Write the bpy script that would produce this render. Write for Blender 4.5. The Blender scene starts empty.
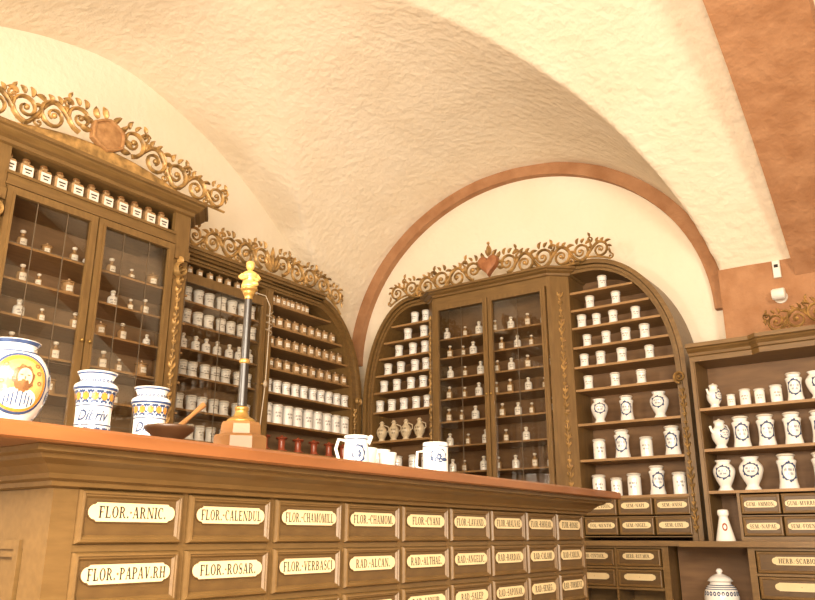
import bpy, bmesh, math, random
from mathutils import Vector, Matrix
random.seed(7)
E = 0.85
PI = math.pi
scene = bpy.context.scene
C = scene.collection
scene.view_settings.view_transform = 'Standard'
ORD = ['first','second','third','fourth','fifth','sixth','seventh','eighth','ninth','tenth','eleventh','twelfth','thirteenth','fourteenth','fifteenth']

# ------------------------------------------------------------------ materials
def mat(name, c1, c2=None, rough=.5, metal=0., scale=6., stretch=(1,1,1), bump=0., bscale=None, bdist=.01, detail=5., coat=0.):
    m = bpy.data.materials.new(name); m.use_nodes = True
    nt = m.node_tree; b = nt.nodes['Principled BSDF']
    b.inputs['Roughness'].default_value = rough; b.inputs['Metallic'].default_value = metal
    if coat: b.inputs['Coat Weight'].default_value = coat
    tc = nt.nodes.new('ShaderNodeTexCoord'); mp = nt.nodes.new('ShaderNodeMapping')
    mp.inputs['Scale'].default_value = stretch
    nt.links.new(tc.outputs['Object'], mp.inputs['Vector'])
    if c2 is None:
        c2 = tuple(x*.85 for x in c1)
    n = nt.nodes.new('ShaderNodeTexNoise'); n.inputs['Scale'].default_value = scale; n.inputs['Detail'].default_value = detail
    nt.links.new(mp.outputs['Vector'], n.inputs['Vector'])
    r = nt.nodes.new('ShaderNodeValToRGB')
    r.color_ramp.elements[0].position = .33; r.color_ramp.elements[1].position = .68
    r.color_ramp.elements[0].color = (*c2, 1); r.color_ramp.elements[1].color = (*c1, 1)
    nt.links.new(n.outputs['Fac'], r.inputs['Fac']); nt.links.new(r.outputs['Color'], b.inputs['Base Color'])
    if bump:
        n2 = nt.nodes.new('ShaderNodeTexNoise'); n2.inputs['Scale'].default_value = bscale or scale; n2.inputs['Detail'].default_value = 6
        nt.links.new(mp.outputs['Vector'], n2.inputs['Vector'])
        bp = nt.nodes.new('ShaderNodeBump'); bp.inputs['Strength'].default_value = bump; bp.inputs['Distance'].default_value = bdist
        nt.links.new(n2.outputs['Fac'], bp.inputs['Height']); nt.links.new(bp.outputs['Normal'], b.inputs['Normal'])
    return m
M = {}
M['plaster'] = mat('plaster', (.84,.74,.59), (.80,.69,.53), .9, scale=2.5, bump=.50, bscale=17, bdist=.028)
M['wall'] = mat('lime_wall', (.85,.77,.64), (.82,.73,.58), .9, scale=1.5, bump=.32, bscale=17, bdist=.022)
M['terracotta'] = mat('terracotta_paint', (.43,.225,.112), (.33,.155,.068), .85, scale=7, bump=.5, bscale=20, bdist=.022, detail=10)
M['wood'] = mat('olive_wood', (.195,.112,.037), (.143,.079,.025), .40, scale=7, stretch=(1,7,7), bump=.10, bdist=.002)
M['wood_v'] = mat('olive_wood_upright', (.195,.112,.037), (.143,.079,.025), .40, scale=7, stretch=(7,7,1), bump=.10, bdist=.002)
M['wood_counter'] = mat('dark_olive_counter_wood', (.140,.078,.025), (.110,.060,.018), .38, scale=10, stretch=(1.5,8,8), bump=.08, bdist=.002)
M['wood_dark'] = mat('dark_inner_wood', (.20,.105,.042), (.14,.070,.027), .6, scale=5, stretch=(1,6,6))
M['wood_glazed'] = mat('glazed_case_lining', (.26,.158,.082), (.19,.115,.058), .6, scale=5, stretch=(1,6,6))
M['drawer'] = mat('drawer_wood', (.110,.060,.018), (.080,.042,.013), .40, scale=12, stretch=(1.5,6,6), bump=.10, bdist=.002)
M['shelf'] = mat('shelf_wood', (.35,.20,.08), (.25,.14,.052), .5, scale=6, stretch=(1,6,6))
M['top'] = mat('countertop_wood', (.235,.085,.026), (.165,.056,.016), .3, scale=3, stretch=(1,8,8), coat=.2)
M['gold'] = mat('aged_gilding', (.55,.33,.115), (.17,.10,.033), .42, metal=.3, scale=20, bump=.3, bdist=.004)
M['giltbright'] = mat('bright_gilding', (.74,.52,.18), (.48,.30,.08), .4, metal=.35, scale=20)
M['giltdull'] = mat('dull_gilding', (.44,.24,.10), (.30,.15,.055), .5, metal=.2, scale=30, bump=.4, bdist=.004)
M['giltred'] = mat('reddish_gilding', (.38,.16,.065), (.27,.10,.04), .45, metal=.15, scale=30, bump=.3, bdist=.003)
M['plate'] = mat('cream_enamel', (.70,.57,.34), (.63,.50,.28), .35, scale=12)
M['plate_rim'] = mat('dark_gilt_rim', (.10,.052,.018), (.06,.03,.010), .4, scale=30)
M['ink'] = mat('black_lettering', (.022,.014,.010), (.014,.009,.006), .7)
M['white'] = mat('white_glaze', (.87,.86,.83), (.82,.80,.76), .18, scale=14, coat=.4)
M['parch'] = mat('white_cover', (.77,.73,.65), (.69,.63,.53), .6, scale=30)
M['blue'] = mat('blue_glaze', (.055,.09,.20), (.03,.05,.12), .25, scale=30)
M['yellow'] = mat('yellow_glaze', (.58,.27,.045), (.46,.19,.03), .25, scale=20)
M['paleyellow'] = mat('pale_yellow_glaze', (.62,.38,.13), (.48,.27,.08), .25, scale=30)
M['skin'] = mat('painted_flesh', (.66,.45,.28), (.52,.32,.18), .3, scale=60)
M['sepia'] = mat('sepia_glaze', (.22,.105,.04), (.12,.05,.02), .3, scale=90)
M['amber'] = mat('amber_glass', (.20,.10,.04), (.13,.06,.02), .12, scale=10, coat=.5)
M['beige'] = mat('beige_stoneware', (.66,.55,.38), (.56,.45,.29), .3, scale=18)
M['contents'] = mat('jar_with_dried_herbs', (.40,.25,.12), (.27,.16,.07), .25, scale=40, coat=.4)
M['red'] = mat('red_lacquer', (.38,.085,.035), (.27,.055,.023), .3, scale=14)
M['black'] = mat('black_enamel', (.018,.013,.010), (.012,.009,.007), .35)
M['brown'] = mat('turned_wood', (.075,.033,.013), (.045,.020,.008), .4, scale=8, stretch=(1,1,5))
M['bar'] = mat('dull_lead', (.14,.10,.06), (.10,.07,.04), .5, scale=20)
M['honey'] = mat('honey_wood', (.24,.112,.036), (.16,.070,.021), .4, scale=6, stretch=(1,1,4))
M['plastic'] = mat('white_plastic', (.8,.78,.72), (.75,.72,.66), .4)
M['floor'] = mat('stone_floor', (.32,.22,.13), (.22,.14,.08), .6, scale=3)
M['brass'] = mat('brass', (.50,.32,.10), (.35,.20,.05), .35, metal=.7, scale=10)
g = bpy.data.materials.new('window_glass'); g.use_nodes = True; nt = g.node_tree; nt.nodes.clear()
o_ = nt.nodes.new('ShaderNodeOutputMaterial'); mx = nt.nodes.new('ShaderNodeMixShader'); tr = nt.nodes.new('ShaderNodeBsdfTransparent')
gl = nt.nodes.new('ShaderNodeBsdfGlossy'); gl.inputs['Roughness'].default_value = .0; lw = nt.nodes.new('ShaderNodeLayerWeight')
p1 = nt.nodes.new('ShaderNodeMath'); p1.operation='POWER'; p1.inputs[1].default_value=3.0
p2 = nt.nodes.new('ShaderNodeMath'); p2.operation='MULTIPLY_ADD'; p2.inputs[1].default_value=.55; p2.inputs[2].default_value=.05
tr.inputs['Color'].default_value = (.96,.95,.93,1)
nt.links.new(lw.outputs['Facing'], p1.inputs[0]); nt.links.new(p1.outputs[0], p2.inputs[0]); nt.links.new(p2.outputs[0], mx.inputs[0])
nt.links.new(tr.outputs[0], mx.inputs[1]); nt.links.new(gl.outputs[0], mx.inputs[2]); nt.links.new(mx.outputs[0], o_.inputs[0])
M['glass'] = g

# ------------------------------------------------------------------ mesh builder
def smooth_prof(p, k=4):
    out = []
    n = len(p)
    for i in range(n-1):
        p0 = p[max(i-1,0)]; p1 = p[i]; p2 = p[i+1]; p3 = p[min(i+2,n-1)]
        for j in range(k):
            t = j/k
            q = [0.5*((2*p1[a])+(-p0[a]+p2[a])*t+(2*p0[a]-5*p1[a]+4*p2[a]-p3[a])*t*t+(-p0[a]+3*p1[a]-3*p2[a]+p3[a])*t**3) for a in (0,1)]
            out.append((max(q[0],0), q[1]))
    out.append(p[-1])
    return out
class MB:
    def __init__(s): s.v=[]; s.f=[]; s.m=[]; s.mi=0
    def add(s, vs, fs):
        b = len(s.v); s.v += [tuple(v) for v in vs]
        for f in fs: s.f.append([i+b for i in f]); s.m.append(s.mi)
    def box(s,x0,x1,y0,y1,z0,z1):
        if x0>x1: x0,x1=x1,x0
        if y0>y1: y0,y1=y1,y0
        if z0>z1: z0,z1=z1,z0
        s.add([(x0,y0,z0),(x1,y0,z0),(x1,y1,z0),(x0,y1,z0),(x0,y0,z1),(x1,y0,z1),(x1,y1,z1),(x0,y1,z1)],
              [(0,3,2,1),(4,5,6,7),(0,1,5,4),(1,2,6,5),(2,3,7,6),(3,0,4,7)])
    def loops(s, L, cap0=True, cap1=True):
        n = len(L[0]); vs = [p for l in L for p in l]; fs = []
        for i in range(len(L)-1):
            for j in range(n):
                k=(j+1)%n; fs.append((i*n+j,i*n+k,(i+1)*n+k,(i+1)*n+j))
        if cap0: fs.append(tuple(reversed(range(n))))
        if cap1: fs.append(tuple(range((len(L)-1)*n,len(L)*n)))
        s.add(vs,fs)
    def panel(s,x0,x1,z0,z1,steps):      # steps: (inset, y)
        s.loops([[(x0+i,y,z0+i),(x1-i,y,z0+i),(x1-i,y,z1-i),(x0+i,y,z1-i)] for i,y in steps])
    def loftz(s, layers):                # (poly_xy, z)
        s.loops([[(x,y,z) for x,y in P] for P,z in layers])
    def prism(s, poly, y0, y1):
        s.loops([[(x,y0,z) for x,z in poly],[(x,y1,z) for x,z in poly]])
    def prismz(s, poly, z0, z1): s.loftz([(poly,z0),(poly,z1)])
    def strip(s, A, B, y0, y1):          # solid between two xz polylines
        L=[]
        for a,b in zip(A,B):
            L.append([(a[0],y0,a[1]),(b[0],y0,b[1]),(b[0],y1,b[1]),(a[0],y1,a[1])])
        s.loops(L)
    def lathe(s, prof, seg=20, c=(0,0,0)):
        L=[]
        for r,z in prof:
            r=max(r,1e-5)
            L.append([(c[0]+r*math.cos(2*PI*i/seg), c[1]+r*math.sin(2*PI*i/seg), c[2]+z) for i in range(seg)])
        s.loops(L)
    def tube(s, pts, rad, seg=7):
        pts=[Vector(p) for p in pts]; n=len(pts); L=[]
        if not isinstance(rad,(list,tuple)): rad=[rad]*n
        for i,p in enumerate(pts):
            t=(pts[min(i+1,n-1)]-pts[max(i-1,0)]).normalized()
            up=Vector((0,1,0)) if abs(t.y)<.8 else Vector((1,0,0))
            a=t.cross(up).normalized(); b=t.cross(a).normalized()
            L.append([p+a*rad[i]*math.cos(2*PI*k/seg)+b*rad[i]*math.sin(2*PI*k/seg) for k in range(seg)])
        s.loops(L)
    def ball(s,c,rx,ry=None,rz=None,seg=10):
        ry=ry or rx; rz=rz or rx; L=[]
        for i in range(1,seg):
            a=PI*i/seg
            L.append([(c[0]+rx*math.sin(a)*math.cos(2*PI*k/seg),c[1]+ry*math.sin(a)*math.sin(2*PI*k/seg),c[2]-rz*math.cos(a)) for k in range(seg)])
        s.loops(L)
    def ribbon(s, pts, w, y, d):         # carved half-round band on a path in xz
        n=len(pts); L=[]
        for i,(x,z) in enumerate(pts):
            a=pts[max(i-1,0)]; b=pts[min(i+1,n-1)]
            tx,tz=b[0]-a[0],b[1]-a[1]; l=math.hypot(tx,tz) or 1; nx,nz=-tz/l,tx/l
            ww=w[i] if isinstance(w,(list,tuple)) else w
            dd=d*min(1,.35+ww/.012*.65)
            L.append([(x-nx*ww,y,z-nz*ww),(x-nx*ww*.65,y-dd*.75,z-nz*ww*.65),(x,y-dd,z),(x+nx*ww*.65,y-dd*.75,z+nz*ww*.65),(x+nx*ww,y,z+nz*ww)])
        s.loops(L)
    def leaf(s, x,z,ang,ln,w,y,d,curl=.8):
        P=[];W=[];px,pz=x,z
        for i in range(8):
            t=i/7; P.append((px,pz)); W.append(w*math.sin(PI*min(1,.12+t*.88))+.0006)
            a=ang+curl*t; px+=math.cos(a)*ln/7; pz+=math.sin(a)*ln/7
        s.ribbon(P,W,y,d)
    def spiral(s,cx,cz,R,a0,sgn,turns,w,y,d):
        P=[];W=[];n=int(14*turns)
        for i in range(n+1):
            t=i/n; r=R*(1-.80*t); a=a0+sgn*turns*2*PI*t
            P.append((cx+r*math.cos(a),cz+r*math.sin(a))); W.append(w*(1-.55*t))
        s.ribbon(P,W,y,d)
        s.ball((cx,y-d*.5,cz),R*.2,d*.6,R*.2,8)
    # decoration hugging a lathe body, s = arc length from the front, z = height
    def wrapgrid(s, R, pts_rows, off=.0007):
        vs=[];fs=[];m=len(pts_rows[0])
        for row in pts_rows:
            for (a,z) in row:
                r=R(z); q=a/max(r,.004)
                vs.append(((r+off)*math.sin(q), -(r+off)*math.cos(q), z))
        for i in range(len(pts_rows)-1):
            for j in range(m-1):
                fs.append((i*m+j,i*m+j+1,(i+1)*m+j+1,(i+1)*m+j))
        s.add(vs,fs)
    def wrect(s,R,a0,a1,z0,z1,off=.0007,na=6,nz=3):
        s.wrapgrid(R,[[(a0+(a1-a0)*j/na, z0+(z1-z0)*i/nz) for j in range(na+1)] for i in range(nz+1)],off)
    def wring(s,R,ca,cz,ra,rz,t0,off=.0009,n=24,wob=0):
        nr=max(1,int((1-t0)*max(ra,rz)/.006)); rows=[]
        for i in range(nr+1):
            t=t0+(1-t0)*i/nr; row=[]
            for k in range(n+1):
                q=2*PI*k/n; f=t*(1+(wob*math.sin(q*8) if i==nr else 0)); row.append((ca+ra*f*math.cos(q), cz+rz*f*math.sin(q)))
            rows.append(row)
        s.wrapgrid(R,rows,off)
    def build(s,name,mats,parent=None,u0=0,smooth=False,z0=0):
        me=bpy.data.meshes.new(name)
        me.from_pydata([(x-u0,y,z-z0) for x,y,z in s.v],[],s.f)
        if not isinstance(mats,(list,tuple)): mats=[mats]
        for m in mats: me.materials.append(M[m])
        for p,i in zip(me.polygons,s.m): p.material_index=i
        bm=bmesh.new(); bm.from_mesh(me); bmesh.ops.recalc_face_normals(bm,faces=bm.faces)
        if smooth:
            for f in bm.faces: f.smooth=True
            for e in bm.edges:
                if len(e.link_faces)==2 and e.calc_face_angle(0)>.75: e.smooth=False
        bm.to_mesh(me); bm.free()
        o=bpy.data.objects.new(name,me); C.objects.link(o)
        if parent: o.parent=parent
        return o
def thing(name,label,cat,loc=(0,0,0),rz=0,group=None):
    o=bpy.data.objects.new(name,None); C.objects.link(o); o.location=loc; o.rotation_euler=(0,0,rz); o.empty_display_size=.05
    o['label']=label; o['category']=cat
    if group: o['group']=group
    return o
def struct(mb,name,m,smooth=False):
    o=mb.build(name,m,smooth=smooth); o['kind']='structure'; return o
def copyobj(o,parent):
    c=o.copy(); C.objects.link(c); c.parent=parent; return c
def dup(root,loc,rz,label,group,sc=(1,1,1)):
    r=root.copy(); C.objects.link(r); r.location=loc; r.rotation_euler=(0,0,rz); r.scale=sc
    r['label']=label
    if group: r['group']=group
    for ch in list(root.children):
        c=copyobj(ch,r)
        for g_ in list(ch.children): copyobj(g_,c)
    return r

# ------------------------------------------------------------------ lettering: condensed serif capitals drawn from strokes
TM={}
TS,TN=.18,.085          # thick stem, hairline
def bx_(x0,x1,z0,z1): return [(x0,z0),(x1,z0),(x1,z1),(x0,z1)]
def stem(x,w=TS,z0=0,z1=1,sb=True,st=True):
    q=[bx_(x,x+w,z0,z1)]
    if sb: q.append(bx_(x-.06,x+w+.06,z0,z0+.08))
    if st: q.append(bx_(x-.06,x+w+.06,z1-.08,z1))
    return q
def diag(x0,z0,x1,z1,w): return [[(x0-w/2,z0),(x0+w/2,z0),(x1+w/2,z1),(x1-w/2,z1)]]
def bow(cx,cz,rx,rz,ti,th_,a0,a1,n=12):
    q=[]
    for i in range(n):
        a=math.radians(a0+(a1-a0)*i/n); b=math.radians(a0+(a1-a0)*(i+1)/n)
        O=lambda t:(cx+rx*math.cos(t),cz+rz*math.sin(t)); I=lambda t:(cx+(rx-ti)*math.cos(t),cz+(rz-th_)*math.sin(t))
        q.append([O(a),O(b),I(b),I(a)])
    return q
def glyph(c):
    s=.07
    if c=='I': return stem(s),.31
    if c=='H': return stem(s)+stem(.54)+[bx_(.2,.6,.45,.54)],.78
    if c=='L': return stem(s)+[bx_(s,.60,0,.09),bx_(.52,.60,0,.28)],.63
    if c=='E': return stem(s)+[bx_(s,.60,0,.09),bx_(.52,.60,0,.26),bx_(s,.58,.91,1),bx_(.50,.58,.76,1),bx_(s,.48,.46,.55)],.65
    if c=='F': return stem(s)+[bx_(s,.60,.91,1),bx_(.52,.60,.74,1),bx_(s,.48,.45,.54)],.62
    if c=='T': return stem(.26,st=False)+[bx_(.02,.67,.91,1),bx_(.02,.10,.74,1),bx_(.59,.67,.74,1)],.69
    if c=='O': return bow(.37,.5,.36,.52,TS,TN,0,360,22),.74
    if c=='Q': return bow(.37,.5,.36,.52,TS,TN,0,360,22)+[[(.34,.14),(.48,.16),(.68,-.18),(.52,-.18)]],.74
    if c=='C': return bow(.38,.5,.36,.52,TS,TN,50,310,18)+[bx_(.56,.63,.66,.98)],.68
    if c=='G': return bow(.38,.5,.36,.52,TS,TN,50,310,18)+[bx_(.56,.63,.70,.98),bx_(.52,.67,.06,.42),bx_(.42,.74,.38,.46)],.77
    if c=='D': return stem(s)+bow(.24,.5,.48,.5,TS,TN,-90,90,14),.75
    if c=='P': return stem(s)+bow(.24,.72,.38,.28,TS*.95,TN,-90,90,10),.65
    if c=='R': return stem(s)+bow(.24,.73,.36,.27,TS*.95,TN,-90,90,10)+[[(.30,.50),(.44,.52),(.72,.0),(.54,.0)],bx_(.54,.76,0,.08)],.76
    if c=='B': return stem(s)+bow(.24,.74,.34,.26,TS*.9,TN,-90,90,10)+bow(.24,.27,.40,.27,TS*.95,TN,-90,90,10),.68
    if c=='S':
        q=bow(.31,.74,.25,.28,TS*.75,TN,40,215,12)+bow(.31,.26,.27,.28,TS*.75,TN,-145,35,12)
        return q+[[(.09,.62),(.18,.42),(.53,.36),(.44,.62)],bx_(.47,.53,.70,.98),bx_(.05,.11,.02,.30)],.60
    if c=='U': return stem(s,z0=.25,sb=False)+[bx_(.54,.625,.25,1),bx_(.47,.70,.92,1)]+bow(.348,.28,.278,.30,TS*.8,TN,180,360,12),.73
    if c=='V': return diag(.35,0,.14,1,TS)+diag(.37,0,.60,1,TN)+[bx_(0,.28,.92,1),bx_(.50,.70,.92,1)],.70
    if c=='A': return diag(.60,0,.38,1,TS)+diag(.10,0,.35,1,TN)+[bx_(.0,.22,0,.08),bx_(.47,.74,0,.08),bx_(.18,.54,.28,.36)],.74
    if c=='N': return [bx_(.09,.175,0,1),bx_(.66,.745,0,1),bx_(.02,.26,0,.08),bx_(.58,.82,.92,1),bx_(.02,.2,.92,1)]+diag(.66,0,.17,1,TS),.83
    if c=='M': return [bx_(.08,.165,0,1),bx_(.02,.24,0,.08),bx_(.02,.2,.92,1)]+diag(.46,0,.17,1,TS)+diag(.48,0,.74,1,TN)+stem(.72,.17),.97
    if c=='Y': return diag(.36,.45,.14,1,TS)+diag(.38,.45,.60,1,TN)+stem(.27,z1=.5,st=False)+[bx_(0,.28,.92,1),bx_(.50,.70,.92,1)],.71
    if c=='.': return [bx_(.05,.22,0,.17)],.26
    return [],.22
def raw(s):
    V=[];F=[];x=0
    for c in s:
        q,w=glyph(c)
        for p in q:
            b=len(V); V+=[(x+a,z) for a,z in p]; F.append((b,b+1,b+2,b+3))
        x+=w+.09
    return V,F,x-.09
def mk(parts):
    V=[];F=[]
    for v,f,_ in parts:
        b=len(V); V+=v; F+=[tuple(i+b for i in q) for q in f]
    me=bpy.data.meshes.new('lettering'); me.from_pydata(V,[],F); me.materials.append(M['ink']); return me
def text_split(s,size,full):      # both words on one line; the little knob sits in the gap between them
    a,b=s.split(' ',1); A=raw(a); B=raw(b); g=.0085
    k=min(size*.90,(full-g)/(A[2]+B[2])); tot=k*(A[2]+B[2])+g; x0=-tot/2
    me=mk([([(x0+x*k,0,y*size-size/2) for x,y in A[0]],A[1],0),([(x0+A[2]*k+g+x*k,0,y*size-size/2) for x,y in B[0]],B[1],0)])
    me['kx']=x0+A[2]*k+g*.42
    return me
CR1=["FLOR. ARNIC.","FLOR. CALENDUL","FLOR. CHAMOMILL","FLOR. CHAMOM.","FLOR. CYANI","FLOR. LAVAND.","FLOR. MALVAE","FLOR. RHOEAD.","FLOR. ROSAE"]
CR2=["FLOR. PAPAV.RH","FLOR. ROSAR.","FLOR. VERBASCI","RAD. ALCAN.","RAD. ALTHAE.","RAD. ANGELIC.","RAD. BARDAN.","RAD. CALAMI","RAD. CARLIN."]
CR3=["RAD. GENTIAN.","RAD. HELEN.","RAD. IRIDIS","RAD. LEVIST.","RAD. LIQUIR.","RAD. SALEP","RAD. SAPONAR.","RAD. SENEG.","RAD. TORMENT."]
TB1=["SEM. CYDON.","SEM. NAPI","SEM. ANISI"]
TB2=["FOL. MENTH.","SEM. NIGEL.","SEM. LINI"]
TB3=["HERB. CENTAUR.","HERB. RUT.MUR."]
TG1=["GUM. AMMON.","GUM. MYRRH.","GUM. ARAB.","GUM. ELEMI"]
TG2=["SEM. NAPAE","SEM. FOENIC","SEM. SINAP.","SEM. URTIC."]
TG3=["HERB. SCABIOS","HERB. THYMI"]
for t in CR1+CR2+CR3: TM[t]=text_split(t,.0215,.172)
for t in TB1+TB2+TG1+TG2+TB3: TM['b_'+t]=text_split(t,.0215,.150)
for t in TG3: TM['b_'+t]=text_split(t,.024,.215)
_c=bpy.data.curves.new('lettering','FONT'); _o=bpy.data.objects.new('lettering',_c); C.objects.link(_o)
_c.body="Dibriv"; _c.size=1; _c.shear=.35; _c.offset=.02; _c.resolution_u=2
bpy.context.view_layer.update()
_m=bpy.data.meshes.new_from_object(_o.evaluated_get(bpy.context.evaluated_depsgraph_get()))
_xs=[v.co.x for v in _m.vertices]; _w=max(_xs)-min(_xs)
TM['pot']=mk([([((v.co.x-min(_xs)-_w/2)*.062/_w,0,(v.co.y-.35)*.037) for v in _m.vertices],[tuple(p.vertices) for p in _m.polygons],0)])
bpy.data.objects.remove(_o)

# ------------------------------------------------------------------ room shell
mb=MB(); mb.box(-4.55,3.2,-1.1,5.5,-.06,0); struct(mb,'floor','floor')
mb=MB(); mb.box(-4.55,-4.35,-1.1,5.5,0,4.3); struct(mb,'wall_left','wall')
mb=MB(); mb.box(-4.35,3.0,5.3,5.5,0,4.3); struct(mb,'wall_back','wall')
mb=MB(); mb.box(3.0,3.2,-1.1,5.5,0,4.3); struct(mb,'wall_right','wall')
mb=MB(); mb.box(-4.35,3.0,-1.1,-.9,0,4.3); struct(mb,'wall_front','wall')
def fL(x,y):
    t=min(1,abs(y-2.6)/2.7)
    tx=min(1,abs(x+2.75)/1.62) if x<-.4 else 1
    return 1.45+1.67*(1-t**1.8)+.14*(1-tx)
def fB(x,y):
    cx=-2.75 if x<-.4 else 1.35
    tx=abs(x-cx)/1.62
    if tx>=1: return 0
    ty=min(1,abs(y-2.6)/2.7)
    return 1.45+1.44*math.sqrt(1-tx*tx)+(.37-.13*(x-cx)/1.62)*(1-ty)
nx,ny=300,260
vs=[];fs=[]
for i in range(nx+1):
    x=-4.36+(3.02+4.36)*i/nx
    for j in range(ny+1):
        y=-.92+(5.32+.92)*j/ny
        z=max(fL(x,y),fB(x,y),1.45)
        z+=.006*math.sin(x*5.1+y*2.3)*math.sin(y*4.3-x*1.7)+.002*math.sin(x*13+y*7)*math.sin(y*11-x*5)
        vs.append((x,y,E+z))
for i in range(nx):
    for j in range(ny):
        a=i*(ny+1)+j; fs.append((a,a+1,a+ny+2,a+ny+1))
me=bpy.data.meshes.new('ceiling'); me.from_pydata(vs,[],fs); me.materials.append(M['plaster'])
for p in me.polygons: p.use_smooth=True
o=bpy.data.objects.new('ceiling',me); C.objects.link(o); o['kind']='structure'
# painted rib on the back wall lunette
mb=MB(); A=[];B=[]
for i in range(61):
    q=PI*i/60
    A.append((-2.75-1.63*math.cos(q),E+1.45+1.45*math.sin(q))); B.append((-2.75-1.52*math.cos(q),E+1.45+1.355*math.sin(q)))
mb.strip(A,B,5.235,5.31); struct(mb,'trim_1','terracotta',True)
# transverse arch band
mb=MB(); L=[]
for i in range(49):
    y=.1+5.0*i/48; zb=E+2.72-.257*abs(y-2.6)**1.66
    L.append([(-.7,y,zb),(-.27,y,zb),(-.27,y,zb+.75),(-.7,y,zb+.75)])
mb.loops(L); struct(mb,'trim_2','terracotta',True)
mb=MB(); mb.box(-1.15,-.1,5.1,5.3,0,E+1.665); struct(mb,'wall_pier','terracotta')

# ------------------------------------------------------------------ small helpers for joinery
PLATE={}
def plate_mesh(w,h):
    key=(w,h)
    if key in PLATE: return PLATE[key]
    mb=MB()
    def sh(w,h,r):                     # straight sides, small shoulder step, then a rounded end
        P=[]
        for sx,a0 in ((1,-90),(-1,90)):
            cx=sx*(w/2-r)
            ends=[]
            for k in range(9):
                a=math.radians(a0+180*k/8); ends.append((cx+r*math.cos(a),(h/2)*.80*math.sin(a)))
            z0=-h/2*sx; P.append((cx-sx*r*.25,z0)); P+=ends; P.append((cx-sx*r*.25,-z0))
        return P
    mb.mi=0; mb.prism(sh(w,h,h*.38),0,-.0025)
    mb.mi=1; mb.prism(sh(w-.0045,h-.0045,h*.36),-.0024,-.0033)
    o=mb.build('label_plate',['plate_rim','plate']); me=o.data; bpy.data.objects.remove(o)
    mb=MB(); mb.lathe([(0.0,0),(.0021,0),(.0020,.0012),(.0012,.0018),(0,.0020)],10)
    mb.v=[(x,-z,y) for x,y,z in mb.v]
    o=mb.build('knob','sepia',smooth=True); mk_=o.data; bpy.data.objects.remove(o)
    PLATE[key]=(me,mk_); return PLATE[key]
def child(name,me,parent,loc=(0,0,0)):
    o=bpy.data.objects.new(name,me); C.objects.link(o); o.parent=parent; o.location=loc; return o
DR={}
def drawer(root,u,z,w,h,txt=None,y=0.,u0=0,pw=None,ph=.042,dz=.01,pre=''):
    key=(w,h)
    if key not in DR:
        mb=MB(); mb.mi=1; mb.panel(-w/2,w/2,-h/2,h/2,[(0,.25),(0,-.004),(.003,-.011),(.007,-.012),(.009,-.009),(.011,-.009),(.015,-.004)])
        mb.f.pop(); mb.m.pop(); mb.mi=0
        mb.add([(-w/2+.015,-.004,-h/2+.015),(w/2-.015,-.004,-h/2+.015),(w/2-.015,-.004,h/2-.015),(-w/2+.015,-.004,h/2-.015)],[(0,1,2,3)])
        o=mb.build('drawer',['drawer','wood_counter' if abs(w-.2335)<1e-4 else 'wood']); DR[key]=o.data; bpy.data.objects.remove(o)
    d=child('drawer',DR[key],root,(u-u0,y,z))
    pm,km=plate_mesh(pw or w*.83,ph)
    kx=TM[pre+txt]['kx'] if txt else 0
    child('label_plate',pm,d,(0,-.0042,dz)); child('knob',km,d,(kx,-.0076,dz))
    if txt: child('lettering',TM[pre+txt],d,(0,-.0079,dz))
    return d
def door(root,a,b,z0,z1,y,u0,nx,nz,knobside=1,fw=.035,th=.022):
    mb=MB()
    def fr(i0,i1,ya,yb):
        mb.box(a+i0,a+i1,ya,yb,z0+i0,z1-i0); mb.box(b-i1,b-i0,ya,yb,z0+i0,z1-i0)
        mb.box(a+i1,b-i1,ya,yb,z0+i0,z0+i1); mb.box(a+i1,b-i1,ya,yb,z1-i1,z1-i0)
    fr(0,fw,y-th,y); fr(fw*.75,fw*1.15,y-th*1.25,y-.002)
    d=mb.build('door','wood_v',root,u0)
    mb=MB(); mb.box(a+fw*1.1,b-fw*1.1,y-.0075,y-.005,z0+fw*1.1,z1-fw*1.1); mb.build('pane','glass',d,u0)
    if nx>1 or nz>1:
        mb=MB()
        for i in range(1,nx): 
            x=a+(b-a)*i/nx; mb.box(x-.0018,x+.0018,y-.011,y-.0076,z0+fw,z1-fw)
        for i in range(1,nz):
            z=z0+(z1-z0)*i/nz; mb.box(a+fw,b-fw,y-.0105,y-.0076,z-.0016,z+.0016)
        mb.build('glazing_bar','bar',d,u0)
    mb=MB(); x=(b-fw/2) if knobside>0 else (a+fw/2); zm=(z0+z1)/2
    mb.ball((x,y-th-.014,zm),.009); mb.tube([(x,y-th,zm),(x,y-th-.012,zm)],.004)
    mb.build('knob','brass',d,u0,True)
    return d
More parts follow.
